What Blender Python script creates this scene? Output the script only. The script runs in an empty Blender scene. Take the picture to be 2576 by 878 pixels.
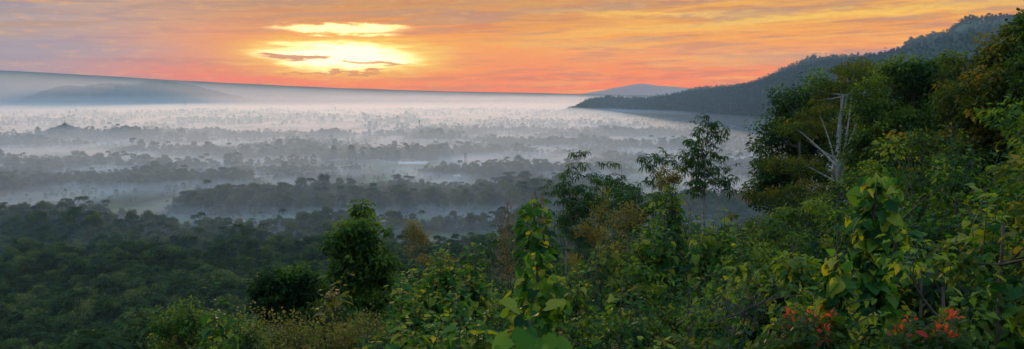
import bpy, math, numpy as np, time
from mathutils import Vector
T0=time.time()
rng=np.random.default_rng(7)
F=2231.0; PITCH=math.radians(5.15); CZ=150.0
def W(u,v,d):
    dx=(u-1288)/F; dy=(439-v)/F
    c,s=math.cos(PITCH),math.sin(PITCH)
    x=dx; y=c+dy*s; z=-s+dy*c
    k=d/math.hypot(x,y)
    return np.array([x*k,y*k,CZ+z*k])
def srgb(r,g,b):
    f=lambda c:(c/255/12.92 if c/255<=0.04045 else ((c/255+0.055)/1.055)**2.4)
    return (f(r),f(g),f(b),1.0)
def sm(a,b,x):
    t=np.clip((np.asarray(x,float)-a)/(b-a),0,1); return t*t*(3-2*t)
_perm=rng.random((256,256))
def vnoise(x,y):
    xi=np.floor(x).astype(int); yi=np.floor(y).astype(int)
    fx=x-xi; fy=y-yi; fx=fx*fx*(3-2*fx); fy=fy*fy*(3-2*fy)
    g=lambda i,j:_perm[i%256,j%256]
    return (g(xi,yi)*(1-fx)+g(xi+1,yi)*fx)*(1-fy)+(g(xi,yi+1)*(1-fx)+g(xi+1,yi+1)*fx)*fy
def fbm(x,y,o=4):
    s=0;a=.5;t=0
    for k in range(o):
        s=s+a*vnoise(x*2**k+17.3*k,y*2**k+5.1*k); t+=a; a*=.5
    return s/t
def azr(u,v): p=W(u,v,1000); k=CZ/(CZ-p[2]); return p[0]*k,p[1]*k
# ---------- terrain
RL=([0,3,12,25,60,100,200,320,500,700,900],[148.2,147.6,143.5,137,112,95,72,52,25,8,0])
RR=([0,3,12,30,80,150,300,450,600,800,1000],[148.2,147.6,144.5,140,133,106,60,32,16,5,0])
BUMPS=[(azr(165,352),20,110),(azr(315,352),16,130),(azr(40,365),12,120),(azr(860,420),12,160),(azr(1600,345),12,140)]
def th(x,y):
    x=np.asarray(x,float); y=np.asarray(y,float)
    r=np.hypot(x,y); az=np.degrees(np.arctan2(x,np.abs(y)+1e-6))
    t=sm(-22,20,az)
    z=np.interp(r,*RL)*(1-t)+np.interp(r,*RR)*t
    z=z+(fbm(x/60+9,y/60+3)-.5)*10*sm(60,200,r)*(1-sm(700,1100,r))
    for (c,h,w) in BUMPS: z=z+h*np.exp(-((x-c[0])**2+(y-c[1])**2)/w**2)
    return z
# ---------- mesh builder
class MB:
    def __init__(s): s.v=[];s.f=[];s.m=[];s.t=[];s.n=0
    def add(s,v,f,mat=0,tint=.5):
        v=np.asarray(v,float); f=np.asarray(f,int)
        s.v.append(v); s.f.append(f+s.n); s.n+=len(v)
        s.m.append(np.full(len(f),mat)); s.t.append(np.broadcast_to(np.asarray(tint,float),(len(f),)))
    def build(s,name,mats,link=True,smooth=True,parent=None):
        V=np.concatenate(s.v); me=bpy.data.meshes.new(name)
        me.vertices.add(len(V)); me.vertices.foreach_set('co',V.ravel())
        loops=np.concatenate([f.ravel() for f in s.f])
        tot=np.concatenate([np.full(len(f),f.shape[1]) for f in s.f])
        me.loops.add(len(loops)); me.loops.foreach_set('vertex_index',loops)
        me.polygons.add(len(tot)); st=np.concatenate([[0],np.cumsum(tot)[:-1]])
        me.polygons.foreach_set('loop_start',st); me.polygons.foreach_set('loop_total',tot)
        me.polygons.foreach_set('material_index',np.concatenate(s.m))
        if smooth: me.polygons.foreach_set('use_smooth',np.ones(len(tot),bool))
        a=me.attributes.new('tint','FLOAT','FACE'); a.data.foreach_set('value',np.concatenate(s.t))
        me.update(calc_edges=True); me.validate()
        for m in mats: me.materials.append(m)
        o=bpy.data.objects.new(name,me)
        if link: bpy.context.scene.collection.objects.link(o)
        if parent: o.parent=parent
        return o
def tube(mb,P,R,sides=5,mat=0,tint=.5):
    P=np.asarray(P,float); n=len(P); R=np.broadcast_to(R,(n,))
    T=np.gradient(P,axis=0); T/=np.linalg.norm(T,axis=1)[:,None]+1e-9
    ref=np.array([0,0,1.]) if abs(T[0][2])<.9 else np.array([1.,0,0])
    A=np.cross(T,ref); A/=np.linalg.norm(A,axis=1)[:,None]+1e-9; B=np.cross(T,A)
    an=np.arange(sides)/sides*2*np.pi
    V=P[:,None]+R[:,None,None]*(np.cos(an)[None,:,None]*A[:,None]+np.sin(an)[None,:,None]*B[:,None])
    f=[]
    for i in range(n-1):
        for j in range(sides):
            k=(j+1)%sides; f.append((i*sides+j,i*sides+k,(i+1)*sides+k,(i+1)*sides+j))
    mb.add(V.reshape(-1,3),f,mat,tint)
def curve(a,b,n=6,bend=.1,up=0.0):
    a=np.asarray(a,float);b=np.asarray(b,float)
    t=np.linspace(0,1,n)[:,None]; L=np.linalg.norm(b-a)
    off=rng.normal(0,1,3)*bend*L; off[2]=off[2]*.3+up*L
    return a+(b-a)*t+off*np.sin(np.pi*t)
LQ=(np.array([(0,0,0),(.3,.45,.07),(0,1,-.1),(-.3,.45,.07)]),np.array([(0,1,2),(0,2,3)]))
LL=(np.array([(0,0,0),(.15,.45,.05),(0,1,-.15),(-.15,.45,.05)]),np.array([(0,1,2),(0,2,3)]))
LO=(np.array([(0,0,0),(.22,.22,.05),(.27,.6,.02),(0,1,-.2),(-.27,.6,.02),(-.22,.22,.05),(0,.4,-.04)]),
    np.array([(0,1,6),(1,2,6),(2,3,6),(3,4,6),(4,5,6),(5,0,6)]))
_h=np.array([(0,0,-.02),(0,.35,-.04),(0,.7,-.1),(0,1,-.24),(.26,-.14,.02),(.44,.08,.07),(.42,.38,.04),(.25,.7,-.04),
    (-.26,-.14,.02),(-.44,.08,.07),(-.42,.38,.04),(-.25,.7,-.04)])
LH=(_h,np.array([(0,4,5),(0,5,1),(1,5,6),(1,6,2),(2,6,7),(2,7,3),(0,9,8),(0,1,9),(1,10,9),(1,2,10),(2,11,10),(2,3,11)]))
LL2=(np.array([(0,0,0),(.08,.35,.04),(.10,.65,-.03),(0,1,-.3),(-.10,.65,-.03),(-.08,.35,.04),(0,.5,-.03)]),
    np.array([(0,1,6),(1,2,6),(2,3,6),(3,4,6),(4,5,6),(5,0,6)]))
def leaves(mb,pos,t,n,size,tm,mat,tint):
    N=len(pos)
    if N==0: return
    t=t/(np.linalg.norm(t,axis=1)[:,None]+1e-9)
    x=np.cross(t,n); x/=np.linalg.norm(x,axis=1)[:,None]+1e-9; z=np.cross(x,t)
    V,Fa=tm; size=np.broadcast_to(size,(N,))
    wv=rng.uniform(.8,1.2,(N,)); cv=rng.uniform(.3,2.2,(N,))
    P=pos[:,None]+size[:,None,None]*(V[None,:,0,None]*x[:,None]*wv[:,None,None]+V[None,:,1,None]*t[:,None]+V[None,:,2,None]*z[:,None]*cv[:,None,None])
    f=(Fa[None]+np.arange(N)[:,None,None]*len(V)).reshape(-1,Fa.shape[1])
    tt=np.repeat(np.broadcast_to(tint,(N,)),len(Fa))
    mb.add(P.reshape(-1,3),f,mat,tt)
def rv(n): 
    a=rng.normal(size=(n,3)); return a/np.linalg.norm(a,axis=1)[:,None]
def cluster(mb,c,rad,n,size,tm,mat,tint,droop=.4,flat=.7):
    d=rv(n); r=rng.random(n)**.45
    p=np.asarray(c)+d*r[:,None]*np.array([rad,rad,rad*flat])
    t=d*np.array([1,1,.5])+rv(n)*.6+np.array([0,0,-droop])
    nn=d*.5+rv(n)*.55+np.array([0,0,.9])
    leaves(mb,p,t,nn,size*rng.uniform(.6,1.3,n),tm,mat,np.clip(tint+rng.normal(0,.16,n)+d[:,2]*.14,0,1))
def crown_tree(mb,base,top,ells,ncl,nl,ls,tm=LQ,leafm=1,crad=None,trunk=.12,tint=.45,nlimb=14,lean=.04,tintvar=.15,fork=.6):
    base=np.asarray(base,float)
    tp=curve(base,top,9,lean); tube(mb,tp,np.linspace(trunk,trunk*.25,9),7,0)
    vols=np.array([e[1][0]*e[1][1]*e[1][2] for e in ells])**.66; vols/=vols.sum()
    k=0
    for i,(c,r) in enumerate(ells):
        for q in range(max(2,int(ncl*vols[i]))):
            d=rv(1)[0]; p=np.asarray(c)+d*np.array(r)*(rng.random()**.35)
            cr=(crad or min(r)*.4)*rng.uniform(.6,1.25)
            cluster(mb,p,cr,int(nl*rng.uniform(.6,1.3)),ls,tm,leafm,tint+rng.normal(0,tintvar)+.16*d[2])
            if k<nlimb or rng.random()<.15:
                j=int(np.clip(np.searchsorted(tp[:,2],p[2]-np.linalg.norm(p[:2]-base[:2])*fork),1,7))
                b=curve(tp[j],p,6,.07); tube(mb,b,np.linspace(trunk*.35,trunk*.06,6),4,0)
            k+=1
def rosette(mb,p,size,n,mat,tint):
    an=rng.random()*6.28+np.arange(n)/n*6.28+rng.normal(0,.12,n)
    tilt=rng.normal(0,.35,2)
    t=np.stack([np.cos(an),np.sin(an),rng.normal(-.3,.25,n)+tilt[0]*np.cos(an)+tilt[1]*np.sin(an)],1)
    nn=np.tile([0,0,1.],(n,1))+rv(n)*.2
    leaves(mb,np.tile(p,(n,1))+t*.05*size,t,nn,size*rng.uniform(.8,1.15,n),LL2,mat,np.clip(tint+rng.normal(0,.1,n),0,1))
def stem_shrub(mb,base,top,width,nst,ls,step,tm=LH,leafm=1,tint=.5,tv=.2,start=.25,droop=.5,reps=3):
    base=np.asarray(base,float); top=np.asarray(top,float); H=top[2]-base[2]
    for s in range(nst):
        a=rng.random()*6.28; R=width*.5*rng.random()**.5
        hh=1-.38*(R/(width*.5+1e-6))*rng.uniform(.5,1.2)*min(1,4/H) if nst>1 else 1
        e=np.array([top[0]+R*math.cos(a),top[1]+R*math.sin(a),base[2]+H*hh])
        b=base+np.array([math.cos(a),math.sin(a),0])*R*.35
        c=curve(b,e,10,.05); tube(mb,c,np.linspace(.03,.006,10)*max(1,ls/.18),4,0)
        n=max(3,int(H*(1-start)/step)); f=np.linspace(start,1,n)
        P=np.stack([np.interp(f,np.linspace(0,1,10),c[:,k]) for k in range(3)],1)
        for k in range(reps):
            an=rng.random(n)*6.28; hz=np.stack([np.cos(an),np.sin(an),np.zeros(n)],1)
            pet=ls*rng.uniform(.2,.9,n)[:,None]
            q=P+hz*pet+rng.normal(0,ls*.3,(n,3))
            t=hz+np.array([0,0,1.])*(rng.normal(-droop,.35,n)+ (f>.93)*.7)[:,None]
            nn=np.tile([0,0,1.],(n,1))+hz*.7+rv(n)*.35
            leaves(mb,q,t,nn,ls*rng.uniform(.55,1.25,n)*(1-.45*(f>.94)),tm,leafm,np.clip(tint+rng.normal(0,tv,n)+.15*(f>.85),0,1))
def vine_column(mb,base,top,wb,wt,ls,n,leafm=1,tint=.5,tv=.22,bend=.03):
    c=curve(base,top,14,bend); tube(mb,c,np.linspace(.05,.012,14),5,0)
    H=np.linalg.norm(top-base); ph=rng.random()*50
    f=rng.random(n)**.85; P=np.stack([np.interp(f,np.linspace(0,1,14),c[:,k]) for k in range(3)],1)
    an=rng.random(n)*6.28
    lump=.35+1.4*sm(.3,.72,fbm(f*H*1.3+ph,np.sin(an)*.6+3.3,3))
    R=(wb*(1-f)+wt*f)*lump*.5*rng.random(n)**.5
    hz=np.stack([np.cos(an),np.sin(an),np.zeros(n)],1)
    P=P+hz*R[:,None]
    t=hz*.6+np.array([0,0,-1.])*rng.uniform(-.2,1.1,n)[:,None]+rv(n)*.6
    nn=hz*.9+np.array([0,0,.6])+rv(n)*.6
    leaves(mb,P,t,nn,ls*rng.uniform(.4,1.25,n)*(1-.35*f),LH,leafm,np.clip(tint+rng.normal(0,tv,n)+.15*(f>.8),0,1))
    for k in range(5):
        f0=rng.uniform(.2,.95); p0=np.array([np.interp(f0,np.linspace(0,1,14),c[:,q]) for q in range(3)])
        a=rng.random()*6.28; e=p0+np.array([math.cos(a)*wb*.7,math.sin(a)*wb*.7,rng.uniform(-.1,.35)])
        cc=curve(p0,e,6,.12,.1); tube(mb,cc,.006,3,0)
        m=6; fr=np.linspace(.3,1,m); Q=np.stack([np.interp(fr,np.linspace(0,1,6),cc[:,q]) for q in range(3)],1)
        leaves(mb,Q,rv(m)*.6+[0,0,-.5],rv(m)*.4+[0,-.3,.8],ls*np.linspace(.8,.35,m),LH,leafm,np.clip(tint+.1+rng.normal(0,tv,m),0,1))
# ---------- materials
def newmat(name):
    m=bpy.data.materials.new(name); m.use_nodes=True; nt=m.node_tree; nt.nodes.clear()
    return m,nt,nt.nodes.new('ShaderNodeOutputMaterial')
def leafmat(name,cols,rough=.65,trans=.4,inst=False,tb=1.7,spec=.12,k=1.0):
    m,nt,out=newmat(name); N=nt.nodes; L=nt.links
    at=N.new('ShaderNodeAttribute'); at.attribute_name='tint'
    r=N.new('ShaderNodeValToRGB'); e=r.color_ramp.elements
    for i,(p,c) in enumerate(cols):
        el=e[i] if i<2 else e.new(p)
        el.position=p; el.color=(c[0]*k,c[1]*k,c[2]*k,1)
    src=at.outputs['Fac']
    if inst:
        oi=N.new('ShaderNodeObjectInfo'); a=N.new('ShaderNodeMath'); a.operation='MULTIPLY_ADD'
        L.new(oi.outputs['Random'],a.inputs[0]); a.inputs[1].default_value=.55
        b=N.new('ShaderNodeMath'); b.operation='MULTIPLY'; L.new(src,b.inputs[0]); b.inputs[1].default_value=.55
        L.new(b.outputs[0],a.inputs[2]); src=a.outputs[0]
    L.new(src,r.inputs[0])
    p=N.new('ShaderNodeBsdfPrincipled'); p.inputs['Roughness'].default_value=rough
    p.inputs['Specular IOR Level'].default_value=spec
    L.new(r.outputs[0],p.inputs['Base Color'])
    tr=N.new('ShaderNodeBsdfTranslucent'); mm=N.new('ShaderNodeMixRGB'); mm.blend_type='MULTIPLY'; mm.inputs[0].default_value=1
    L.new(r.outputs[0],mm.inputs[1]); mm.inputs[2].default_value=(tb*1.05,tb*1.1,tb*.3,1); L.new(mm.outputs[0],tr.inputs[0])
    mx=N.new('ShaderNodeMixShader'); mx.inputs[0].default_value=trans
    L.new(p.outputs[0],mx.inputs[1]); L.new(tr.outputs[0],mx.inputs[2]); L.new(mx.outputs[0],out.inputs[0])
    return m
def simplemat(name,c1,c2=None,scale=2,rough=.85,detail=5,lo=.35,hi=.65):
    m,nt,out=newmat(name); N=nt.nodes; L=nt.links
    p=N.new('ShaderNodeBsdfPrincipled'); p.inputs['Roughness'].default_value=rough; p.inputs['Specular IOR Level'].default_value=.2
    tc=N.new('ShaderNodeTexCoord'); n=N.new('ShaderNodeTexNoise'); n.inputs['Scale'].default_value=scale; n.inputs['Detail'].default_value=detail
    L.new(tc.outputs['Object'],n.inputs['Vector'])
    r=N.new('ShaderNodeValToRGB'); r.color_ramp.elements[0].position=lo; r.color_ramp.elements[1].position=hi
    r.color_ramp.elements[0].color=(*c1,1); r.color_ramp.elements[1].color=(*(c2 or c1),1)
    L.new(n.outputs[0],r.inputs[0]); L.new(r.outputs[0],p.inputs['Base Color']); L.new(p.outputs[0],out.inputs[0])
    return m
BARK=simplemat('bark',(.06,.045,.033),(.11,.09,.07),6)
PALEBARK=simplemat('pale_bark',(.18,.16,.13),(.32,.29,.24),5)
G_DENSE=leafmat('leaf_dense',[(0,(.008,.024,.007)),(.45,(.026,.068,.011)),(.75,(.070,.125,.015)),(1,(.14,.18,.022))])
G_BIG=leafmat('leaf_broad',[(0,(.008,.034,.014)),(.4,(.026,.088,.016)),(.7,(.08,.16,.018)),(1,(.25,.24,.025))])
G_WARM=leafmat('leaf_warm',[(0,(.012,.026,.007)),(.45,(.038,.065,.011)),(.8,(.11,.12,.016)),(1,(.17,.12,.02))])
G_ROS=leafmat('leaf_palmate',[(0,(.01,.028,.01)),(.5,(.026,.066,.016)),(1,(.08,.12,.022))])
G_YEL=leafmat('blossom_pale',[(0,(.07,.07,.02)),(.5,(.18,.15,.04)),(1,(.28,.22,.07))],.8,.3)
G_RED=leafmat('leaf_red',[(0,(.02,.05,.01)),(.45,(.06,.08,.015)),(.6,(.36,.03,.02)),(1,(.5,.07,.03))])
G_TAN=leafmat('seed_tan',[(0,(.10,.06,.035)),(1,(.22,.15,.08))],.8,.3)
G_FOR=leafmat('forest_leaf',[(0,(.008,.022,.009)),(.4,(.020,.050,.014)),(.7,(.055,.095,.022)),(1,(.12,.13,.03))],.8,.25,inst=True,spec=.05)
G_PALM=leafmat('palm_leaf',[(0,(.013,.033,.012)),(1,(.05,.085,.02))],.8,.25,inst=True,spec=.05)
# ---------- ground
rs=np.concatenate([np.linspace(0,30,16),np.geomspace(33,1200,70),np.geomspace(1250,6000,70),np.geomspace(6500,60000,25)])
nA=360; an=np.arange(nA)/nA*2*np.pi
X=rs[:,None]*np.sin(an); Y=rs[:,None]*np.cos(an); Z=th(X,Y)
V=np.stack([X,Y,Z],2).reshape(-1,3)
i,j=np.meshgrid(np.arange(len(rs)-1),np.arange(nA),indexing='ij'); j2=(j+1)%nA
f=np.stack([i*nA+j,(i+1)*nA+j,(i+1)*nA+j2,i*nA+j2],2).reshape(-1,4)
gm,nt,out=newmat('valley_floor'); N=nt.nodes; L=nt.links
tc=N.new('ShaderNodeTexCoord'); n1=N.new('ShaderNodeTexNoise'); n1.inputs['Scale'].default_value=.008; n1.inputs['Detail'].default_value=8
vo=N.new('ShaderNodeTexVoronoi'); vo.inputs['Scale'].default_value=.02
L.new(tc.outputs['Object'],n1.inputs['Vector']); L.new(tc.outputs['Object'],vo.inputs['Vector'])
r=N.new('ShaderNodeValToRGB'); r.color_ramp.elements[0].position=.42; r.color_ramp.elements[1].position=.62
r.color_ramp.elements[0].color=(.02,.04,.012,1); r.color_ramp.elements[1].color=(.14,.20,.09,1)
L.new(n1.outputs[0],r.inputs[0])
hs=N.new('ShaderNodeMixRGB'); hs.blend_type='MULTIPLY'; hs.inputs[0].default_value=.5; L.new(r.outputs[0],hs.inputs[1]); L.new(vo.outputs['Color'],hs.inputs[2])
p=N.new('ShaderNodeBsdfPrincipled'); p.inputs['Roughness'].default_value=.9; p.inputs['Specular IOR Level'].default_value=.1
L.new(hs.outputs[0],p.inputs['Base Color']); L.new(p.outputs[0],out.inputs[0])
mb=MB(); mb.add(V,f); mb.build('ground',[gm])
# ---------- tree variants for the instanced forests
VAR=bpy.data.collections.new('tree_variants')
def var(name,fn,mats):
    mb=MB(); fn(mb); o=mb.build(name,mats,link=False); VAR.objects.link(o)
def v_broad(H,R,ncl):
    def g(mb):
        tube(mb,curve((0,0,-2),(0,0,H*.75),6,.03),np.linspace(.35,.1,6),5,0)
        for k in range(ncl):
            z=rng.uniform(.12,.95)**.8; a=rng.random()*6.28
            prof=math.sin(math.pi*min(1,(z*.86+.12)))**.6
            rr=R*.85*prof*rng.random()**.4
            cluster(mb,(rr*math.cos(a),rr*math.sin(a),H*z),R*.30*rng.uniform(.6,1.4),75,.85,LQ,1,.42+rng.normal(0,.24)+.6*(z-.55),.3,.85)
    return g
def v_umb(mb):
    H=17
    tube(mb,curve((0,0,-2),(0,0,H*.7),6,.03),np.linspace(.35,.15,6),5,0)
    for k in range(18):
        a=rng.random()*6.28; R=6.5*rng.random()**.5; p=np.array([R*math.cos(a),R*math.sin(a),H*.95-R*.4+rng.normal(0,.9)])
        tube(mb,curve((0,0,H*.5),p,5,.05),np.linspace(.14,.04,5),3,0)
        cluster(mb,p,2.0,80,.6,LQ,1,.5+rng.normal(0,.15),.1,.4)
def v_palm(H):
    def g(mb):
        tp=curve((0,0,-2),(1.0,0,H),8,.03); tube(mb,tp,np.linspace(.22,.13,8),5,0)
        c=tp[-1]
        for k in range(18):
            a=k/18*6.28*1.0+rng.normal(0,.15); el=rng.uniform(-.5,1.0); Lf=4.6
            s=np.linspace(0,1,9); hz=np.array([math.cos(a),math.sin(a),0])
            P=c+hz*(s*Lf*math.cos(el*.8))[:,None]+np.array([0,0,1.])*((math.sin(el)*s-1.0*s**2.2*.75)*Lf*.7)[:,None]
            tube(mb,P,np.linspace(.06,.02,9),3,1)
            side=np.cross(hz,[0,0,1.])
            n=16; f=np.linspace(.12,1,n); Q=np.stack([np.interp(f,s,P[:,q]) for q in range(3)],1)
            for sg in (1,-1):
                t=np.tile(side*sg+hz*.5+np.array([0,0,-.45]),(n,1))+rng.normal(0,.08,(n,3))
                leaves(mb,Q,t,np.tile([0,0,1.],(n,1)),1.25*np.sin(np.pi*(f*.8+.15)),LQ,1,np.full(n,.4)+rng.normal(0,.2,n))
    return g
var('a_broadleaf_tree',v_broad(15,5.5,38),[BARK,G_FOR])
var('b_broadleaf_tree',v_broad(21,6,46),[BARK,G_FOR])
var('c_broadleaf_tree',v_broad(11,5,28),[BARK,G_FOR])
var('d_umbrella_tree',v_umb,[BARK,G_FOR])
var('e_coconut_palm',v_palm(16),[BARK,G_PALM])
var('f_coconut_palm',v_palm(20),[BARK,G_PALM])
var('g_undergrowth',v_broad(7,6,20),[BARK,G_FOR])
def forest(name,P,kind,scale):
    n=len(P); me=bpy.data.meshes.new(name); me.vertices.add(n); me.vertices.foreach_set('co',np.asarray(P,float).ravel())
    a=me.attributes.new('kind','INT','POINT'); a.data.foreach_set('value',np.asarray(kind,dtype=np.int32))
    a=me.attributes.new('rot','FLOAT_VECTOR','POINT'); R=np.zeros((n,3)); R[:,2]=rng.random(n)*6.28; a.data.foreach_set('vector',R.ravel())
    a=me.attributes.new('scl','FLOAT_VECTOR','POINT'); a.data.foreach_set('vector',np.asarray(scale,float).ravel())
    o=bpy.data.objects.new(name,me); bpy.context.scene.collection.objects.link(o)
    ng=bpy.data.node_groups.new('scatter_'+name,'GeometryNodeTree')
    ng.interface.new_socket('Geometry',in_out='INPUT',socket_type='NodeSocketGeometry')
    ng.interface.new_socket('Geometry',in_out='OUTPUT',socket_type='NodeSocketGeometry')
    N=ng.nodes;L=ng.links
    gi=N.new('NodeGroupInput');go=N.new('NodeGroupOutput');ci=N.new('GeometryNodeCollectionInfo');ip=N.new('GeometryNodeInstanceOnPoints')
    ci.inputs['Collection'].default_value=VAR; ci.inputs['Separate Children'].default_value=True; ci.inputs['Reset Children'].default_value=True
    def na(nm,ty):
        q=N.new('GeometryNodeInputNamedAttribute'); q.data_type=ty; q.inputs['Name'].default_value=nm
        return [s for s in q.outputs if s.enabled and s.name=='Attribute'][0]
    L.new(gi.outputs[0],ip.inputs['Points']); L.new(ci.outputs[0],ip.inputs['Instance']); ip.inputs['Pick Instance'].default_value=True
    L.new(na('kind','INT'),ip.inputs['Instance Index']); L.new(na('rot','FLOAT_VECTOR'),ip.inputs['Rotation']); L.new(na('scl','FLOAT_VECTOR'),ip.inputs['Scale'])
    L.new(ip.outputs[0],go.inputs[0])
    md=o.modifiers.new('scatter','NODES'); md.node_group=ng
    return o
def pickkind(n,p=(.28,.12,.20,.01,.13,.09,.17)):
    return rng.choice(7,n,p=p)
def scl(n,a,b):
    s=rng.uniform(a,b,n); return np.stack([s*rng.uniform(.85,1.2,n),s*rng.uniform(.85,1.2,n),s],1)
def polar(n,r0,r1,a0=-40,a1=40):
    r=np.sqrt(rng.uniform(r0*r0,r1*r1,n)); a=np.radians(rng.uniform(a0,a1,n)); return r*np.sin(a),r*np.cos(a),r
TEMPLE=azr(165,352)
HOUSES=[azr(390,606),azr(425,604),azr(455,600),azr(1150,447),azr(1690,352),azr(600,560)]
SHEDS=[azr(1850,402),azr(1920,404),azr(1885,410),azr(1040,422)]
fields=[(azr(1120,612),85,75),(azr(1060,424),150,70),(azr(1880,412),190,90),(azr(345,520),60,60),(azr(1700,358),300,160),(azr(700,330),500,200),(azr(1300,300),900,350)]
fields+=[((h[0],h[1]-12),20,26) for h in HOUSES]+[((TEMPLE[0],TEMPLE[1]-30),66,100)]
PTS=[];KK=[];SS=[]
for (n,r0,r1,a,b,lo) in [(10500,170,950,.75,1.3,-1),(30000,950,1800,.6,1.1,.485),(40000,1800,3600,.65,1.15,.485),(40000,3600,8500,.8,1.3,.52)]:
    x,y,r=polar(n,r0,r1)
    g=fbm(x/300+3,y/150+7,4)
    bump=sum(.16*np.exp(-((x-c[0])**2+(y-c[1])**2)/w**2) for (c,h,w) in BUMPS); g=g+bump
    if lo>0: g=g+.2*(1-sm(950,1080,r))
    keep=g>lo+rng.normal(0,.006,n)
    keep|=(rng.random(n)<(.07 if r0<1800 else .018))
    for (c,rx,ry) in fields:
        keep&=((x-c[0])/rx)**2+((y-c[1])/ry)**2>1
    azd=np.degrees(np.arctan2(x,y))
    keep&=~((azd>5)&(r<260))
    x,y,r,g=x[keep],y[keep],r[keep],g[keep]; m=len(x)
    hmod=.45+1.0*fbm(x/90+50,y/90+1,3)
    if lo>0: hmod=hmod*(.62+.75*sm(lo,lo+.13,g))
    PTS.append(np.stack([x,y,th(x,y)-.3],1)); KK.append(pickkind(m)); s=scl(m,a,b)*hmod[:,None]; SS.append(s)
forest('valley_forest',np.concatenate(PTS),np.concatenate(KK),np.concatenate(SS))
nf=sum(len(p) for p in PTS)
# ---------- right-hand ridge
cr=[(1340,300,7800),(1380,290,7600),(1450,268,7200),(1480,250,7000),(1530,243,6800),(1570,246,6600),(1640,244,6300),(1700,236,6000),(1760,222,5600),(1820,219,5300),(1880,211,5000),(1930,192,4800),(1970,174,4650),(2000,160,4550),(2040,142,4450),(2130,139,4300),(2200,134,4200),(2270,120,4100),(2288,100,4080),(2330,94,4050),(2385,90,4000),(2400,68,3980),(2430,48,3950),(2500,42,3900),(2576,44,3850),(2800,15,3600),(3200,-30,3300)]
CR=np.array([W(*c) for c in cr]); cl=np.concatenate([[0],np.cumsum(np.linalg.norm(np.diff(CR,axis=0),axis=1))])
ns=400; s=np.linspace(0,cl[-1],ns); C=np.stack([np.interp(s,cl,CR[:,k]) for k in range(3)],1)
outd=C[:,:2]/np.linalg.norm(C[:,:2],axis=1)[:,None]
def smooth(a,w):
    k=np.ones(w)/w; return np.convolve(np.pad(a,w//2,mode='edge'),k,'valid')[:len(a)]
Csm=smooth(C[:,2],41)
tt=np.concatenate([np.linspace(-1,0,51),np.linspace(.1,1,8)])
def ridge_pt(sc,t):
    sc=np.asarray(sc,float);t=np.asarray(t,float)
    c=np.stack([np.interp(sc,s,C[:,k]) for k in range(3)],-1); cs=np.interp(sc,s,Csm); o=np.stack([np.interp(sc,s,outd[:,k]) for k in range(2)],-1)
    dep=400+cs*2.6
    x=c[...,0]+o[...,0]*t*dep; y=c[...,1]+o[...,1]*t*dep
    prof=np.where(t<0,(1+t)**1.25,(1-t)); wv=np.exp(-(t/.12)**2)
    zc=c[...,2]*wv+cs*(1-wv)
    g=(fbm(sc/300+2+t*.4,t*1.5+4,4)-.5)*2
    z=(zc+6)*prof*(1+.7*g*np.sin(np.pi*np.clip(np.abs(t),0,1)))-6-8
    return np.stack([x,y,z],-1)
S_,T_=np.meshgrid(s,tt,indexing='ij'); V=ridge_pt(S_,T_).reshape(-1,3)
nt_=len(tt); i,j=np.meshgrid(np.arange(ns-1),np.arange(nt_-1),indexing='ij')
f=np.stack([i*nt_+j,(i+1)*nt_+j,(i+1)*nt_+j+1,i*nt_+j+1],2).reshape(-1,4)
RM=simplemat('ridge_soil',(.02,.04,.015),(.035,.06,.025),.02)
mb=MB(); mb.add(V,f); mb.build('forested_ridge',[RM])
n=19000; sc=rng.uniform(0,cl[-1]*.93,n); t=-rng.random(n)**1.2*.95; t[:1500]=rng.uniform(-.02,.02,1500)
P=ridge_pt(sc,t)-np.array([0,0,2])
kk=pickkind(n,(.3,.1,.28,.03,.08,.06,.15)); kk[:1500]=pickkind(1500,(.2,.08,.26,.05,.14,.12,.15))
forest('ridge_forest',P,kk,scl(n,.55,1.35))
# ---------- far mountains
def farrange(name,cr,depth,mat,rough=0,bank=0,drop=2,pw=.5):
    if bank: cr=[(u,v+drop,d-bank) for (u,v,d) in cr]
    P=np.array([W(*c) for c in cr]); n=len(cr)*14
    q=np.linspace(0,len(cr)-1,n); C=np.stack([np.interp(q,np.arange(len(cr)),P[:,k]) for k in range(3)],1)
    C[:,2]+= (fbm(q*3+11,q*0+2,5)-.5)*rough
    C[0,2]=C[-1,2]=1
    o=C[:,:2]/np.linalg.norm(C[:,:2],axis=1)[:,None]; rows=[]
    for t in np.linspace(-1,1,21):
        pr=(1-abs(t))**(pw if bank else 1.3); g=0 if bank else (fbm(q*2+5,np.full(n,t*3+9),4)-.5)*.4*math.sin(math.pi*abs(t))
        z=np.maximum(C[:,2],1)*pr*(1+g)-3
        rows.append(np.stack([C[:,0]+o[:,0]*t*depth,C[:,1]+o[:,1]*t*depth,z],1))
    V=np.stack(rows,1).reshape(-1,3); i,j=np.meshgrid(np.arange(n-1),np.arange(20),indexing='ij')
    f=np.stack([i*21+j,(i+1)*21+j,(i+1)*21+j+1,i*21+j+1],2).reshape(-1,4)
    mb=MB(); mb.add(V,f)
    if bank:
        i=np.arange(n-1); mb.add(V,np.stack([i*21,i*21+20,(i+1)*21+20,(i+1)*21],1))
        for e in (0,n-1): mb.add(V,[tuple(e*21+np.arange(21))])
    return mb.build(name,[mat])
MM=simplemat('far_forest',(.05,.08,.06),(.09,.11,.08),.002)
vol_cr=[(u,v,d+3000) for (u,v,d) in [(-900,120,16000),(-700,130,16000),(-300,158,16000),(0,176,16000),(200,187,16000),(400,199,16000),(560,208,16000),(800,219,16500),(1000,226,17000),(1200,231,18000),(1450,236,19000),(1700,241,20000),(2000,246,21000),(2400,252,22000)]]
hill_cr=[(10,260,13800),(50,248,13800),(85,236,13800),(125,221,13800),(160,214,13800),(200,216,13800),(240,212,13800),(280,208,13800),(310,211,13800),(350,208,13800),(390,203,13800),(420,204,13800),(450,209,13800),(500,217,13800),(545,228,13800),(600,241,13800),(680,260,13800)]
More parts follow.
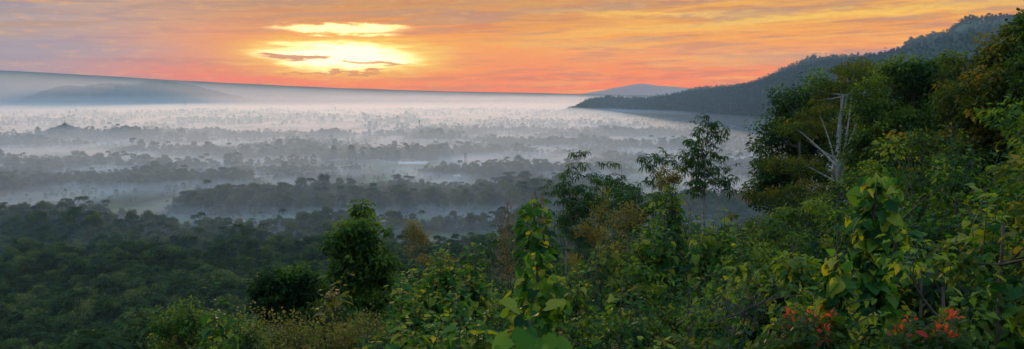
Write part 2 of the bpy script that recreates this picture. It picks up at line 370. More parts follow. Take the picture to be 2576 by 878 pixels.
dm_cr=[(1380,249,30000),(1430,242,30000),(1520,226,30000),(1590,212,30000),(1620,210,30000),(1650,215,30000),(1680,217,30000),(1740,222,30000),(1850,236,30000),(1950,249,30000)]
farrange('volcano_slope',vol_cr,2500,MM,14)
farrange('hill',hill_cr,600,MM,34)
DMM=simplemat('haze_tinted_slope',(.36,.22,.18),(.40,.25,.20),.001)  # pale mauve base colour stands in for the haze over this mountain
farrange('distant_mountain',dm_cr,3000,DMM,30)
# ---------- mist volumes
def slab(name,prof,x0,x1,mat):
    n=len(prof); v=[(x0,y,z) for y,z in prof]+[(x1,y,z) for y,z in prof]
    mb=MB(); mb.add(v,[(k,(k+1)%n,n+(k+1)%n,n+k) for k in range(n)]); mb.add(v,[tuple(range(n)),tuple(range(2*n-1,n-1,-1))])
    return mb.build(name,[mat],smooth=False)
def volmat(name,dens,col,g=.3,noise=None):
    m,nt,out=newmat(name);N=nt.nodes;L=nt.links
    vs=N.new('ShaderNodeVolumeScatter'); vs.inputs['Color'].default_value=(*col,1); vs.inputs['Anisotropy'].default_value=g; vs.inputs['Density'].default_value=dens
    if noise:
        tc=N.new('ShaderNodeTexCoord'); mp=N.new('ShaderNodeMapping'); mp.inputs['Scale'].default_value=noise[0]
        L.new(tc.outputs['Object'],mp.inputs[0]); nz=N.new('ShaderNodeTexNoise'); nz.inputs['Scale'].default_value=1; nz.inputs['Detail'].default_value=3
        L.new(mp.outputs[0],nz.inputs['Vector']); mr=N.new('ShaderNodeMapRange'); mr.inputs[1].default_value=noise[1]; mr.inputs[2].default_value=noise[2]
        mr.inputs[3].default_value=dens*noise[3]; mr.inputs[4].default_value=dens*noise[4]; L.new(nz.outputs[0],mr.inputs[0])
        sp=N.new('ShaderNodeSeparateXYZ'); L.new(tc.outputs['Object'],sp.inputs[0])
        m2=N.new('ShaderNodeMapRange'); m2.inputs[1].default_value=650; m2.inputs[2].default_value=1350; m2.inputs[3].default_value=.3; m2.inputs[4].default_value=1; L.new(sp.outputs[1],m2.inputs[0])
        mm=N.new('ShaderNodeMath'); mm.operation='MULTIPLY'; L.new(mr.outputs[0],mm.inputs[0]); L.new(m2.outputs[0],mm.inputs[1]); L.new(mm.outputs[0],vs.inputs['Density'])
    L.new(vs.outputs[0],out.inputs['Volume']); return m
slab('ground_mist',[(650,-6),(13000,-6),(13000,12),(650,12)],-9500,9500,volmat('mist_low',.0050,(.72,.89,1),.3,((.007,.0035,.01),.42,.66,.10,2.8)))
slab('mist_layer',[(480,12.5),(13000,12.5),(13000,52),(1350,52)],-9500,9500,volmat('mist_mid',.00100,(.56,.79,1),.42))
slab('haze',[(-500,52.5),(5200,52.5),(5200,400),(-500,400)],-9000,9000,volmat('haze_thin',.00006,(.58,.82,1),.1))
def hugging(name,mat,zcap,zfloor,off,frs):
    rows=[]; ss_=np.linspace(cl[-1]*.1,cl[-1]*.97,70)
    for k,q in enumerate(ss_):
        tp=float(sm(.1,.34,q/cl[-1]))*.97+.03
        c=np.array([np.interp(q,s,C[:,0]),np.interp(q,s,C[:,1]),np.interp(q,s,Csm)]); o=c[:2]/np.linalg.norm(c[:2]); d=np.linalg.norm(c[:2]); dep=(400+c[2]*2.6)
        zt=min(max(c[2]*.985,60),zcap)
        fr=1-(dep*(.3+.7*tp)+frs*tp)/d; zf=max(CZ+(zt-CZ)*fr*.85,57) if zcap>500 else 60
        g=lambda z:zfloor+(z-52.7)*tp
        rows.append([(*(c[:2]+o*(150+off)),zfloor),(*(c[:2]+o*(150+off)),g(zt)),(*(c[:2]),g(zt)),(*(c[:2]*(1+fr)/2),g((zt+zf)/2)),(*(c[:2]*fr),g(zf)),(*(c[:2]*(fr-.08*tp)),zfloor)])
    V=np.array(rows); ff=[]
    for k in range(len(ss_)-1):
        for j in range(6):
            ff.append((k*6+j,(k+1)*6+j,(k+1)*6+(j+1)%6,k*6+(j+1)%6))
    mb=MB(); mb.add(V.reshape(-1,3),ff); mb.add(V.reshape(-1,3),[tuple(range(6)),tuple(len(ss_)*6-6+np.arange(6))]); mb.build(name,[mat],smooth=False)
hugging('haze_bank',volmat('haze_bank_air',.00095,(.50,.71,1),.1),1e4,52.7,0,1200)
hugging('mist_bank',volmat('mist_bank_air',.00110,(.78,.90,1),.3),125,53.1,13,700)
farrange('haze_bank',vol_cr,500,volmat('deep_haze_air',.00045,(.62,.68,.86),.5),0,3600,1)
farrange('haze_bank',vol_cr,1300,volmat('far_haze_air',.00022,(.66,.72,.90),.5),0,6800,1)
low_cr=[(u,239,12200) for u in (-1100,-900,-600,-200,200,600,1000,1300,1450)]+[(1600,246,12200),(1800,262,12200)]
farrange('mist_bank',low_cr,2700,volmat('low_bank_air',.00045,(.78,.86,1),.4),10,1e-6,0,1.6)
# ---------- temple, towers, houses
STONE=simplemat('dark_stone',(.07,.07,.07),(.13,.125,.12),.3)
def box(mb,c,s,mat=0,tap=1.0):
    x,y,z=c; a,b,h=s
    v=[(x-a/2,y-b/2,z),(x+a/2,y-b/2,z),(x+a/2,y+b/2,z),(x-a/2,y+b/2,z)]+[(x+i*a/2*tap,y+j*b/2*tap,z+h) for i,j in((-1,-1),(1,-1),(1,1),(-1,1))]
    mb.add(v,[(0,3,2,1),(4,5,6,7),(0,1,5,4),(1,2,6,5),(2,3,7,6),(3,0,4,7)],mat)
def lathe(mb,c,prof,n=12,mat=0):
    v=[(c[0]+r*math.cos(k/n*6.283),c[1]+r*math.sin(k/n*6.283),c[2]+z) for r,z in prof for k in range(n)]
    mb.add(v,[(i*n+k,i*n+(k+1)%n,(i+1)*n+(k+1)%n,(i+1)*n+k) for i in range(len(prof)-1) for k in range(n)],mat)
mb=MB(); tx,ty=TEMPLE; z=float(th(tx,ty))-3
for k,(wd,hh) in enumerate([(118,5),(104,4.5),(92,4.5),(80,4.5),(68,4.5)]):
    box(mb,(tx,ty,z),(wd,wd,hh),0,.985)
    nb=int(wd/9)
    for q in range(nb+1):
        for sx,sy in((1,0),(0,1)):
            for sg in(1,-1):
                o=-wd/2+q*wd/nb; px_,py_=(o,sg*(wd/2-1.2)) if sx else (sg*(wd/2-1.2),o)
                lathe(mb,(tx+px_*.98,ty+py_*.98,z+hh-.05),[(1.1,0),(1.1,1.2),(.5,2),(.1,3)],6)
    z+=hh
for (R,hh,nn) in[(26,2,28),(20,2,20),(14,2,14)]:
    lathe(mb,(tx,ty,z-.01),[(R,0),(R,hh),(0,hh+.01)],28)
    for q in range(nn):
        a=q/nn*6.283; lathe(mb,(tx+(R-2)*math.cos(a),ty+(R-2)*math.sin(a),z+hh),[(1.6,0),(1.7,1),(1.1,2.2),(.3,2.8),(.15,4)],8)
    z+=hh
lathe(mb,(tx,ty,z-.01),[(8,0),(8.3,1.2),(7.5,2),(7.2,4.5),(5.6,7),(3,8.5),(1.6,9),(1.2,12),(.3,17)],20)
mb.build('stone_temple',[STONE],smooth=False)
STEEL=simplemat('weathered_steel',(.12,.12,.13),(.18,.18,.18),1,.6)
def lattice(name,x,y,h,wb,wt,head):
    mb=MB(); z0=float(th(x,y)); n=int(h/4)
    cs=[(-1,-1),(1,-1),(1,1),(-1,1)]
    P=lambda k,c:np.array([x+cs[c][0]*(wb+(wt-wb)*k/n)/2,y+cs[c][1]*(wb+(wt-wb)*k/n)/2,z0+h*k/n])
    for c in range(4): tube(mb,[P(k,c) for k in range(n+1)],.3,4)
    for k in range(n):
        for c in range(4):
            tube(mb,[P(k,c),P(k+1,(c+1)%4)],.17,3); tube(mb,[P(k,c),P(k,(c+1)%4)],.14,3)
    if head:
        for dz in (0,-5):
            for a in range(8): box(mb,(x+2.2*math.cos(a*.785),y+2.2*math.sin(a*.785),z0+h-3+dz),(.7,.7,2.8))
            lathe(mb,(x,y,z0+h-3.4+dz),[(2.6,0),(2.6,.25),(0,.26)],10)
    tube(mb,[(x,y,z0+h),(x,y,z0+h+5)],.16,4)
    mb.build(name,[STEEL],smooth=False)
lattice('telecom_tower',*azr(1055,345),60,5,2,True)
lattice('telecom_tower',*azr(467,276),90,8,3,True)
lattice('telecom_tower',*azr(1171,432),36,4.5,3,True)
WALL=simplemat('plaster_wall',(.42,.40,.36),(.5,.48,.44),.5); TILE=simplemat('clay_tile_roof',(.16,.08,.06),(.24,.12,.08),1.5); GLASS=simplemat('dark_window',(.03,.035,.04),None,1,.3); TIN=simplemat('pale_metal_roof',(.5,.52,.54),(.62,.64,.66),.4,.5); WOOD=simplemat('wood_door',(.12,.07,.04),(.18,.1,.06),2)
def house(name,x,y,w,d,h,roof,rot):
    e=bpy.data.objects.new(name,None); bpy.context.scene.collection.objects.link(e); e.location=(x,y,float(th(x,y))-.2); e.rotation_euler=(0,0,rot)
    mb=MB(); box(mb,(0,0,0),(w,d,h)); mb.add([(-w/2,-d/2,h),(-w/2,d/2,h),(-w/2,0,h+d*.28),(w/2,-d/2,h),(w/2,d/2,h),(w/2,0,h+d*.28)],[(0,1,2),(3,5,4)]); mb.build('walls',[WALL],smooth=False,parent=e)
    o=.7; mb=MB(); k=.28
    for sg in(1,-1):
        v=[(-w/2-o,sg*(d/2+o),h-o*2*k),(w/2+o,sg*(d/2+o),h-o*2*k),(w/2+o,0,h+d*k+.05),(-w/2-o,0,h+d*k+.05)]
        v+=[(a,b,c+.18) for a,b,c in v]; mb.add(v,[(0,1,2,3),(7,6,5,4),(0,4,5,1),(1,5,6,2),(3,2,6,7),(0,3,7,4)])
    mb.build('roof',[roof],smooth=False,parent=e)
    mb=MB(); nw=max(2,int(w/4))
    for q in range(nw):
        if q==nw//2: continue
        for sg in(1,-1): box(mb,(-w/2+(q+.5)*w/nw,sg*(d/2+.02),1.1),(1.3,.1,1.2))
    mb.build('windows',[GLASS],smooth=False,parent=e)
    mb=MB(); box(mb,(-w/2+(nw//2+.5)*w/nw,-d/2-.03,0),(1.1,.1,2.1)); mb.build('door',[WOOD],smooth=False,parent=e)
for k,(x,y) in enumerate(HOUSES): house('village_house',x,y,13,8,3.4,TILE if k%3 else TIN,rng.uniform(-.4,.4))
for (x,y) in SHEDS: house('long_shed',x,y,60,13,4,TIN,rng.uniform(-.1,.1))
# ---------- sky
w=bpy.data.worlds.new('World'); bpy.context.scene.world=w; w.use_nodes=True; nt=w.node_tree; nt.nodes.clear(); N=nt.nodes; L=nt.links
def m(op,a,b=None,c=None,clamp=False):
    q=N.new('ShaderNodeMath'); q.operation=op; q.use_clamp=clamp
    for k,x in enumerate((a,b,c)):
        if x is None: continue
        if isinstance(x,(int,float)): q.inputs[k].default_value=x
        else: L.new(x,q.inputs[k])
    return q.outputs[0]
def mix(fac,a,b,bt='MIX'):
    q=N.new('ShaderNodeMixRGB'); q.blend_type=bt
    for k,x in enumerate((fac,a,b)):
        if isinstance(x,(int,float)): q.inputs[k].default_value=x
        elif isinstance(x,tuple): q.inputs[k].default_value=x
        else: L.new(x,q.inputs[k])
    return q.outputs[0]
def ss(x,a,b):
    q=N.new('ShaderNodeMapRange'); q.interpolation_type='SMOOTHSTEP'; L.new(x,q.inputs[0]); q.inputs[1].default_value=a; q.inputs[2].default_value=b; return q.outputs[0]
tc=N.new('ShaderNodeTexCoord'); sp=N.new('ShaderNodeSeparateXYZ'); L.new(tc.outputs['Generated'],sp.inputs[0])
az=m('MULTIPLY',m('ARCTAN2',sp.outputs[0],sp.outputs[1]),57.2958); el=m('MULTIPLY',m('ARCSINE',sp.outputs[2]),57.2958)
def noise(sx,sy,det=5,seed=0,dist=0,tilt=0):
    cb=N.new('ShaderNodeCombineXYZ'); L.new(m('MULTIPLY',az,sx),cb.inputs[0]); L.new(m('MULTIPLY',m('SUBTRACT',el,m('MULTIPLY',az,tilt)),sy),cb.inputs[1]); cb.inputs[2].default_value=seed
    q=N.new('ShaderNodeTexNoise'); q.inputs['Scale'].default_value=1; q.inputs['Detail'].default_value=det; q.inputs['Distortion'].default_value=dist; L.new(cb.outputs[0],q.inputs['Vector']); return q.outputs[0]
nA_=noise(.12,.9,6,1.3,.4,.03); nB_=noise(.22,3.0,7,5.1,.3,.02); nC_=noise(.9,4.5,7,9.7,.2); nD_=noise(.10,1.9,7,14.2,.5,.05)
elw=m('ADD',el,m('ADD',m('MULTIPLY',m('SUBTRACT',nA_,.5),1.0),m('MULTIPLY',m('SUBTRACT',nC_,.5),.8)))
azw=m('ADD',az,m('MULTIPLY',m('SUBTRACT',nB_,.5),6.0))
def gs(a,wa,e,we,slope=0,warp=True,hard=None):
    X_=azw if warp else az; E_=elw if warp else el
    dx=m('DIVIDE',m('SUBTRACT',X_,a),wa)
    ee=E_ if not slope else m('SUBTRACT',E_,m('MULTIPLY',m('SUBTRACT',X_,a),slope))
    dy=m('DIVIDE',m('SUBTRACT',ee,e),we)
    g=m('EXPONENT',m('MULTIPLY',m('ADD',m('MULTIPLY',dx,dx),m('MULTIPLY',dy,dy)),-1.0))
    return ss(g,*hard) if hard else g
def ramp(x,st):
    q=N.new('ShaderNodeValToRGB'); L.new(x,q.inputs[0]); e=q.color_ramp.elements
    for i_,(p_,c_) in enumerate(st):
        z=e[i_] if i_<2 else e.new(p_)
        z.position=p_; z.color=c_
    return q.outputs[0]
e10=m('DIVIDE',elw,10.0,None,True)
left=ramp(e10,[(0,srgb(190,148,146)),(.15,srgb(170,148,153)),(.35,srgb(178,158,156)),(.6,srgb(198,164,142)),(1,srgb(170,155,150))])
right=ramp(e10,[(0,srgb(253,118,55)),(.12,srgb(253,130,42)),(.3,srgb(250,152,36)),(.45,srgb(232,154,58)),(.6,srgb(205,150,90)),(1,srgb(170,150,135))])
c=mix(ss(az,-30,-9),left,right)
c=mix(m('MULTIPLY',gs(-17,6.5,1.1,.9),.75),c,srgb(253,98,68))
c=mix(m('MULTIPLY',gs(-17,5,3.3,.8),.5),c,srgb(240,160,108))
c=mix(m('MULTIPLY',gs(3,13,3.3,.9),.7),c,srgb(255,172,25))
bars=m('MULTIPLY',ss(nB_,.5,.62),.62)
c=mix(m('MULTIPLY',bars,ss(az,-30,-5)),c,srgb(205,124,84))
c=mix(m('MULTIPLY',bars,m('SUBTRACT',1.0,ss(az,-30,-12))),c,srgb(150,138,155))
c=mix(m('MULTIPLY',m('MULTIPLY',ss(nD_,.49,.60),ss(el,2.0,4.2)),.65),c,srgb(184,145,116))
c=mix(m('MULTIPLY',m('MULTIPLY',ss(nD_,.5,.38),ss(az,-4,12)),.6),c,srgb(255,185,55))
c=mix(m('MULTIPLY',gs(-20,5,2.0,.22,0,True),.7),c,srgb(165,118,122))
c=mix(m('MULTIPLY',gs(-16,3.5,1.5,.15,0,True),.6),c,srgb(190,105,90))
c=mix(m('MULTIPLY',gs(19,6,2.2,.45,0,True),.65),c,srgb(184,136,114))
c=mix(m('MULTIPLY',gs(2,9,1.0,.16,0,True),.65),c,srgb(205,108,75))
c=mix(m('MULTIPLY',gs(-28,6,2.6,.5),.6),c,srgb(150,145,162))
c=mix(m('MULTIPLY',gs(-32,4,4.6,.3),.65),c,srgb(138,146,168))
c=mix(m('MULTIPLY',ss(nC_,.52,.7),.22),c,srgb(255,190,100))
c=mix(m('MULTIPLY',gs(19,14,4.75,.24,.055,True),.9),c,srgb(255,203,70))
c=mix(m('MULTIPLY',gs(9,6,5.1,.14,-.02,True),.75),c,srgb(255,205,85))
c=mix(m('MULTIPLY',gs(9,7,4.0,.22,.03,True),.7),c,srgb(255,190,60))
c=mix(m('MULTIPLY',gs(0,8,3.3,.2,-.03,True),.6),c,srgb(255,200,55))
c=mix(m('MULTIPLY',gs(-9.5,10,2.4,1.7),.95),c,srgb(255,145,20))
c=mix(m('MULTIPLY',gs(-10.3,7.5,2.4,1.4,0,True,(.12,.9)),.95),c,(1.0,.48,.015,1))
c=mix(m('MULTIPLY',gs(-10.3,6.0,2.4,1.2,0,True,(.12,.8)),.95),c,(1.1,.80,.06,1))
c=mix(gs(-10.7,4.7,2.35,.88,0,True,(.2,.8)),c,(2.4,1.9,.95,1))
c=mix(gs(-10.9,4.2,4.05,.33,0,True,(.2,.8)),c,(2.2,1.6,.6,1))
c=mix(m('MULTIPLY',gs(-13.6,1.6,2.3,.24,0,True,(.25,.6)),.9),c,srgb(205,120,50))
c=mix(m('MULTIPLY',gs(-8.6,2.2,1.95,.12,0,True,(.25,.6)),.85),c,srgb(215,130,40))
c=mix(m('MULTIPLY',gs(-11,3.2,1.35,.10,0,True,(.25,.6)),.7),c,srgb(215,110,50))
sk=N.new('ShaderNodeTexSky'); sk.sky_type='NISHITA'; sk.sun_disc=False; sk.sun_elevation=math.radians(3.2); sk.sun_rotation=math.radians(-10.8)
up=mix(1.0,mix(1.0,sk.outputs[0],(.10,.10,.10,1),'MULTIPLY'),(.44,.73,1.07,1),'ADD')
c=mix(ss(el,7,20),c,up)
back=ss(m('ABSOLUTE',az),50,110)
c=mix(m('MULTIPLY',back,m('SUBTRACT',1.0,ss(el,7,24))),c,(.40,.47,.57,1))
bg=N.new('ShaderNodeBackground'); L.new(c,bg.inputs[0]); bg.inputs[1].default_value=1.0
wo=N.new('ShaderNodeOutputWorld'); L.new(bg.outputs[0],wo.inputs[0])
# ---------- sun
sd=bpy.data.lights.new('sun','SUN'); sd.energy=2.5; sd.angle=math.radians(3); sd.color=(1,.62,.34)
so=bpy.data.objects.new('sun',sd); bpy.context.scene.collection.objects.link(so)
a_,e_=math.radians(-10.8),math.radians(3.2)
sdv=Vector((math.sin(a_)*math.cos(e_),math.cos(a_)*math.cos(e_),math.sin(e_)))
so.rotation_euler=sdv.to_track_quat('Z','Y').to_euler()
# ================= foreground vegetation
def gnd(p): return np.array([p[0],p[1],float(th(p[0],p[1]))-.1])
def px(d): return d/F
env_u=[300,390,480,560,620,700,800,850,1000,1050,1200,1260,1330,1400,1480,1560,1650,1750,1850,1900,1950,2050,2130,2200,2280,2360,2430,2500,2600,2800]
env_v=[900,880,800,770,740,740,760,700,680,640,630,680,690,650,590,570,570,560,560,480,470,430,400,330,270,250,220,150,100,60]
MA=MB(); cnt=0
for d in (62,50,40,32,26,21,17,13.5,11,9):
    du=F*1.35/d*(.9 if d>20 else .8)
    for u in np.arange(330,2800,du):
        uu=u+rng.normal(0,du*.3); dd=d*rng.uniform(.85,1.15)
        ve=np.interp(uu,env_u,env_v)
        sink={62:0,50:10,40:30,32:60,26:90,21:125,17:160,13.5:200,11:235,9:275}[d]
        if uu>2150: sink*=1.25
        ve=ve+sink+rng.uniform(-5,70)
        if uu<900 and d>50: ve+=60
        top=W(uu,ve,dd); b=gnd(top); H=top[2]-b[2]
        if H<.9 : continue
        if ve>960: continue
        wdt=1.25*rng.uniform(.7,1.35)*(d/30)**.35
        k=rng.integers(0,10); hh=min(H,6.5)
        tint=.42+rng.normal(0,.25)
        if k<4:
            e=[]
            nz=max(1,int(hh/1.6))
            for z in range(nz):
                e.append((top-np.array([rng.normal(0,.3),rng.normal(0,.3),.8+z*1.5]),(wdt*(1+.25*z),wdt*(1+.25*z),.95)))
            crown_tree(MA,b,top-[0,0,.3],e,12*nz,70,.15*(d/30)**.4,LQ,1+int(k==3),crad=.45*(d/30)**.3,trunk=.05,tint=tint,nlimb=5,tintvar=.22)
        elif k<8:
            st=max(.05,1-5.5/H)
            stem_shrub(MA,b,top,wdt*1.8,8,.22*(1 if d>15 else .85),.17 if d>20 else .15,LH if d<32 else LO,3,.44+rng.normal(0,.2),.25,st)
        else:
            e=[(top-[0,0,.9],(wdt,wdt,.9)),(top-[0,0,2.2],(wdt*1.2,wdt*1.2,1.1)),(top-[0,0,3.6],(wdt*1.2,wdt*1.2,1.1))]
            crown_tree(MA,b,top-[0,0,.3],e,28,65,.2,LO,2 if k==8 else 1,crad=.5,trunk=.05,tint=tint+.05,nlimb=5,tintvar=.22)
        cnt+=1
MA.build('hillside_shrubs',[BARK,G_DENSE,G_WARM,G_BIG])
def dense_tree(name,u,v,d,blobs,ls=.16,mat=G_DENSE,tint=.4,bark=BARK,ncl=70,nl=90,tm=LQ,trunk=.16,bu=None,crad=None,fork=.6,tv=.2,extra=None):
    mb=MB(); top=W(u,v,d); b=gnd(W(bu or u,v,d))
    e=[]
    for (bu_,bv,ru,rv_) in blobs:
        c=W(bu_,bv,d*rng.uniform(.97,1.03)); e.append((c,(ru*px(d),ru*px(d)*.8,rv_*px(d))))
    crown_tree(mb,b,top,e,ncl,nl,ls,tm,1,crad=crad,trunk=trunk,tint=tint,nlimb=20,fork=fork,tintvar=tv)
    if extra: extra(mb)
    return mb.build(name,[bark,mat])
dense_tree('broadleaf_tree',2000,230,78,[(1995,258,60,35),(1965,325,65,50),(2030,330,75,60),(1935,400,50,55),(2010,430,85,60),(1950,480,65,50),(2060,245,55,50),(2080,360,55,60)],.32,G_DENSE,.34,ncl=200,nl=110,crad=1.1,trunk=.25)
def limbs(mb):
    LB=[(2150,178),(2060,285),(2005,325),(2180,320),(2115,215),(2025,415),(2200,205)]
    tube(mb,curve(gnd(W(2108,600,58)),W(2108,430,58),8,.01),np.linspace(.18,.12,8),8,0); tube(mb,curve(W(2108,430,58),W(2135,190,60),8,.02),np.linspace(.12,.05,8),7,0)
    for (u,v) in LB: tube(mb,curve(W(2108,430+rng.uniform(-30,60),58),W(u,v,60),9,.04),np.linspace(.08,.03,9),6,0)
    for k in range(84):
        q=LB[k%7]; cluster(mb,W(q[0]+rng.normal(0,26),q[1]+rng.normal(0,9),60+rng.normal(0,1)),.75,60,.26,LL,1,.5+rng.normal(0,.2),.1,.35)
dense_tree('pale_trunk_tree',2150,160,66,[(2150,172,60,14),(2195,190,40,25),(2085,215,50,20),(2120,250,65,25),(2190,285,60,45),(2040,325,65,20),(2160,370,70,50),(1990,415,75,20),(1950,495,75,20),(2060,475,70,25),(2190,470,65,55),(2010,560,60,28)],.28,G_WARM,.42,PALEBARK,ncl=210,nl=90,tm=LL,trunk=.22,bu=2108,crad=.75,fork=.9,extra=limbs)
dense_tree('broadleaf_tree',2300,165,52,[(2280,188,60,35),(2350,205,70,50),(2230,250,70,60),(2320,330,100,80),(2240,410,90,70),(2380,400,80,80),(2270,500,95,65),(2390,180,55,35),(2200,330,60,70)],.22,G_DENSE,.46,ncl=300,nl=115,crad=.75,tv=.25)
dense_tree('broadleaf_tree',2440,150,42,[(2430,180,60,40),(2430,240,70,60),(2460,330,85,80),(2400,430,90,80),(2480,480,90,90),(2420,570,90,70)],.16,G_WARM,.44,ncl=260,nl=120,crad=.6,tv=.24)
dense_tree('broadleaf_tree',2560,55,34,[(2560,88,45,35),(2510,142,55,50),(2580,190,85,80),(2500,250,80,70),(2560,340,95,90),(2490,420,80,80),(2570,520,90,90)],.16,G_WARM,.42,ncl=280,nl=115,crad=.5,tv=.24)
dense_tree('broadleaf_tree',2640,10,30,[(2640,60,50,60),(2620,160,60,60),(2660,300,80,90),(2640,450,80,90)],.15,G_DENSE,.45,ncl=110,nl=120,crad=.5)
def ptree(u,v,d,blobs,ls,nlimb,per=5,trunk=.08,tint=.5):
    mb=MB(); top=W(u,v,d); b=gnd(top); tp=curve(b,top,12,.02); tube(mb,tp,np.linspace(trunk,trunk*.2,12),6,0)
    ar=np.array([q[2]*q[3] for q in blobs],float); ar/=ar.sum(); cents=[W(q[0],q[1],d) for q in blobs]
    for k in range(nlimb):
        i=rng.choice(len(blobs),p=ar); q=blobs[i]; dd=rv(1)[0]*rng.random()**.4
        e=cents[i]+dd*np.array([q[2]*px(d),q[2]*px(d),q[3]*px(d)])
        hz=np.linalg.norm(e[:2]-top[:2]); zz=e[2]-hz*.55
        o=np.array([np.interp(zz,tp[:,2],tp[:,j]) for j in range(3)])
        c=curve(o,e,7,.04,-.05); tube(mb,c,np.linspace(trunk*.3,trunk*.09,7),4,0)
        for r_ in range(per):
            f=1 if r_==0 else rng.uniform(.6,1); s_=np.array([np.interp(f,np.linspace(0,1,7),c[:,j]) for j in range(3)])
            p_=s_+rng.normal(0,1,3)*np.array([.4,.4,.25])
            tube(mb,np.array([s_,(s_+p_)/2+[0,0,-.02],p_]),[trunk*.12,trunk*.1,trunk*.07],3,0)
            rosette(mb,p_,ls*rng.uniform(.7,1.15),9,1,tint+rng.normal(0,.18))
    mb.build('palmate_leaf_tree',[PALEBARK,G_ROS])
ptree(1782,290,58,[(1782,306,38,14),(1795,336,40,18),(1728,356,42,14),(1765,378,40,16),(1800,420,45,20),(1770,455,40,22)],.46,40,3,.1)
ptree(1740,395,60,[(1730,405,45,16),(1760,430,50,22)],.46,14,4)
ptree(1825,405,56,[(1825,420,28,12),(1810,450,35,15)],.44,9,3)
ptree(1445,388,52,[(1445,408,60,18),(1420,450,62,28),(1470,500,60,35),(1420,540,50,30)],.48,34,4)
ptree(1560,396,56,[(1560,411,50,14),(1545,455,55,25),(1580,500,60,30)],.48,26,4)
ptree(1650,384,60,[(1650,398,45,13),(1645,440,50,25),(1660,490,55,30)],.48,24,4)
ptree(1500,440,50,[(1500,460,50,22),(1510,520,70,40),(1460,580,60,30)],.42,30,5)
ptree(1600,480,46,[(1600,500,60,30),(1590,560,70,35)],.38,28,5)
ptree(1330,560,44,[(1330,575,35,15),(1320,620,50,28)],.36,16,4)
ptree(1240,590,42,[(1240,600,25,12),(1235,640,40,25)],.33,12,4)
dense_tree('young_tree',905,522,31,[(905,542,28,25),(885,590,42,30),(940,590,35,30),(860,625,40,28),(930,645,60,38),(960,690,50,40),(880,690,60,45),(920,740,70,40)],.17,G_DENSE,.54,ncl=130,nl=70,crad=.36,trunk=.07,tm=LO,tv=.24)
dense_tree('dark_shrub',715,675,36,[(700,700,50,30),(750,710,50,40),(660,735,50,35),(720,760,80,45)],.2,G_DENSE,.22,ncl=90,nl=80,crad=.5,trunk=.07)
dense_tree('light_shrub',480,760,46,[(480,790,50,30),(430,830,50,30),(520,830,60,35),(470,870,90,30)],.2,G_DENSE,.55,ncl=60,nl=75,crad=.6,trunk=.07)
dense_tree('light_shrub',800,700,38,[(800,720,35,25),(790,760,50,30),(820,790,50,30)],.18,G_DENSE,.58,ncl=45,nl=75,crad=.5,trunk=.05)
def bshrub(u,v,d,w,nst,ls=.2,step=.14,tint=.5,h=5,tv=.26,mat=G_BIG,name='large_leaf_shrub',droop=.5,reps=3):
    mb=MB(); top=W(u,v,d); b=gnd(top); H=top[2]-b[2]
    stem_shrub(mb,b,top,w*px(d),nst,ls,step,LH,1,tint,tv,max(.05,1-h/H),droop,reps); mb.build(name,[BARK,mat])
bshrub(540,700,22,40,3,.22,.14,.4,4)
bshrub(845,650,20,80,7,.22,.13,.65,3.5,.25,G_WARM)
bshrub(1095,588,24,150,15,.25,.13,.5,5)
bshrub(1190,596,23,80,9,.24,.13,.46,5)
bshrub(1020,645,20,120,11,.23,.13,.55,4)
bshrub(1160,690,18,160,14,.22,.12,.5,3.5)
bshrub(1060,745,14,200,16,.19,.11,.6,3)
bshrub(1180,760,12.5,160,13,.19,.11,.5,3)
bshrub(930,770,15,160,12,.18,.11,.55,3)
bshrub(1690,440,40,100,12,.3,.16,.58,6)
bshrub(1640,520,36,110,12,.27,.16,.5,6)
bshrub(1810,512,34,140,14,.27,.16,.6,5)
bshrub(1860,600,30,110,10,.24,.15,.5,4)
bshrub(1540,560,34,110,10,.25,.16,.5,5)
bshrub(1430,640,24,130,11,.23,.15,.5,5)
bshrub(1560,700,18,150,11,.2,.13,.42,3.5)
bshrub(2390,520,18,170,15,.22,.13,.4,4)
bshrub(2330,600,15,150,13,.2,.12,.4,3.5)
bshrub(2500,640,14,170,13,.16,.11,.58,3.5)
bshrub(1640,830,9,90,6,.15,.11,.6,2)
def vine(u,v,vb,d,wb,wt,ls,n,tint=.5,bend=.02):
    mb=MB(); top=W(u,v,d); b=gnd(top); s=px(d)
    bb=W(u,vb,d)
    if bb[2]<b[2]: bb[2]=b[2]
    if bb[2]-b[2]>.1: tube(mb,curve(b,bb,6,.03),.05,5,0)
    vine_column(mb,bb,top,wb*s,wt*s,ls,n,1,tint,.28,bend); mb.build('vine_covered_stem',[BARK,G_BIG])
vine(2205,445,950,9.5,130,85,.18,500,.48,.02)
vine(2105,640,950,8.0,130,85,.16,240,.66,.02)
vine(2255,560,900,11,120,60,.18,180,.35,.02)
vine(1343,503,900,13.5,110,40,.2,420,.4,.015)
vine(1350,640,900,11,120,60,.18,220,.58,.02)
mb=MB()
for (u,v,d,sz,tx,tz,tn) in [(1300,775,7.2,.2,-.4,.3,.78),(1375,770,7.2,.19,.5,.2,.85),(1335,800,7.0,.17,.1,.2,.6),(1280,850,6.6,.19,-.6,-.4,.7),(1320,830,6.6,.22,0,-.6,.35),(1370,850,6.7,.19,.4,-.7,.45),(1400,860,6.8,.16,.7,-.3,.5),(1350,870,6.4,.17,.2,-.6,.6),(1260,880,6.5,.15,-.6,-.5,.72)]:
    p=W(u,v,d); leaves(mb,p[None],np.array([[tx,-.35,tz]]),np.array([[.15*tx,-.6,.8]]),sz,LH,1,np.array([tn]))
st=gnd(W(1335,900,7.0)); tube(mb,curve(st,W(1335,790,7.05),8,.02),np.linspace(.02,.008,8),5,0); mb.build('heart_leaf_plant',[BARK,G_BIG])
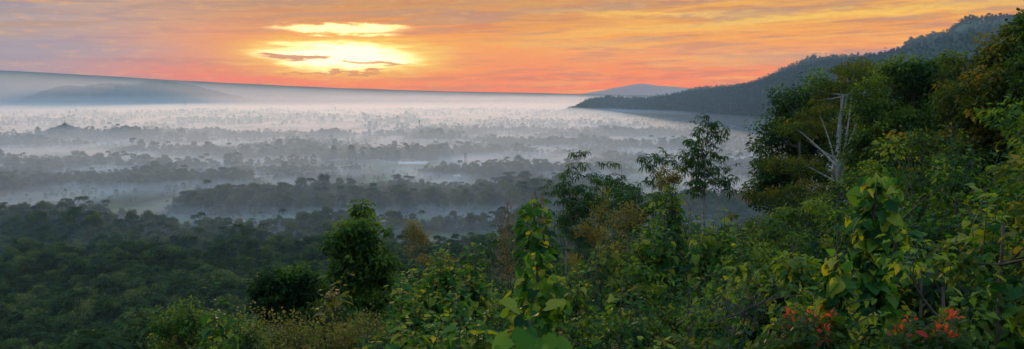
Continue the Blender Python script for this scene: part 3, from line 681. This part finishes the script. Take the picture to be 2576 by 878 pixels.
def puff(name,u,v,d,wu,hv,n,sz,mat,tint=.5):
    mb=MB(); s=px(d); b=gnd(W(u,v+hv*.5,d))
    for k in range(14):
        c=W(u+rng.normal(0,wu*.28),v+rng.normal(0,hv*.28),d); tube(mb,curve(b if b[2]<c[2] else c-[0,0,.5],c,6,.04),np.linspace(.015,.004,6),3,0)
        cluster(mb,c,wu*.22*s,n//14,sz,LQ,1,tint+rng.normal(0,.15),-.2,1.0)
    mb.build(name,[BARK,mat])
puff('pale_blossom_shrub',1045,590,25,80,70,1200,.06,G_YEL,.5)
puff('pale_blossom_shrub',730,830,19,230,90,1800,.06,G_YEL,.4)
puff('pale_blossom_shrub',1550,560,33,110,110,1700,.09,G_YEL,.5)
puff('pale_blossom_shrub',1680,445,39,50,45,900,.1,G_YEL,.55)
puff('pale_blossom_shrub',1480,590,30,70,90,900,.08,G_YEL,.4)
puff('pale_blossom_shrub',880,840,15,160,70,1100,.05,G_YEL,.4)
def plume(u,v,vb,d,w):
    mb=MB(); s=px(d)
    for k in range(5):
        a=W(u+rng.normal(0,w*.2),vb,d); t=W(u+rng.normal(0,w*.3),v+rng.uniform(0,60),d); g=gnd(a); tube(mb,curve(g,a,4,.02),.012,3,0)
        c=curve(a,t,10,.05); tube(mb,c,np.linspace(.012,.003,10),3,0)
        n=150; f=rng.random(n); P=np.stack([np.interp(f,np.linspace(0,1,10),c[:,q]) for q in range(3)],1)
        P+=rv(n)*(w*s*.35*(1-.7*f))[:,None]*rng.random(n)[:,None]
        leaves(mb,P,rv(n)+[0,0,.5],rv(n),.06,LQ,1,rng.random(n))
    mb.build('seed_plume_grass',[BARK,G_TAN])
plume(1265,500,700,26,45); plume(1355,480,600,27,40)
def redshrub(u,v,d,w,h):
    mb=MB(); b=gnd(W(u,v,d))
    for k in range(30):
        c=W(u+rng.uniform(-w,w)*.5,v+rng.uniform(0,h),d*rng.uniform(.95,1.05)); tube(mb,curve(b if b[2]<c[2] else c-[0,0,.4],c,6,.05),np.linspace(.012,.004,6),3,0)
        if k%2: cluster(mb,c,.045,10,.042,LO,1,.75+rng.normal(0,.1),-.6,.9)
        cluster(mb,c-[0,0,.12],.17,30,.075,LO,1,.13,.2,.7)
    mb.build('red_shoot_shrub',[BARK,G_RED])
redshrub(2035,785,7.6,130,85); redshrub(2325,795,7.4,150,80)
mb=MB()
for k in range(34):
    a=W(1850+rng.normal(0,60),820+rng.normal(0,30),15); c=W(1900+rng.normal(0,90),720+rng.normal(0,40),15*rng.uniform(.93,1.03))
    tube(mb,curve(a,c,7,.15),np.linspace(.009,.002,7),3,0)
tube(mb,curve(gnd(W(1850,820,15)),W(1850,820,15),5,.05),.03,4,0)
mb.build('bare_twigs',[BARK])
# ---------- camera
cd=bpy.data.cameras.new('camera'); co=bpy.data.objects.new('camera',cd); bpy.context.scene.collection.objects.link(co)
cd.sensor_width=36; cd.lens=36*F/2576; cd.clip_start=.1; cd.clip_end=90000
co.location=(0,0,CZ); co.rotation_euler=(math.pi/2-PITCH,0,0); bpy.context.scene.camera=co
vs=bpy.context.scene.view_settings; vs.view_transform='Standard'; vs.look='None'; vs.exposure=0
print('built',time.time()-T0,'shrubs',cnt,nf)
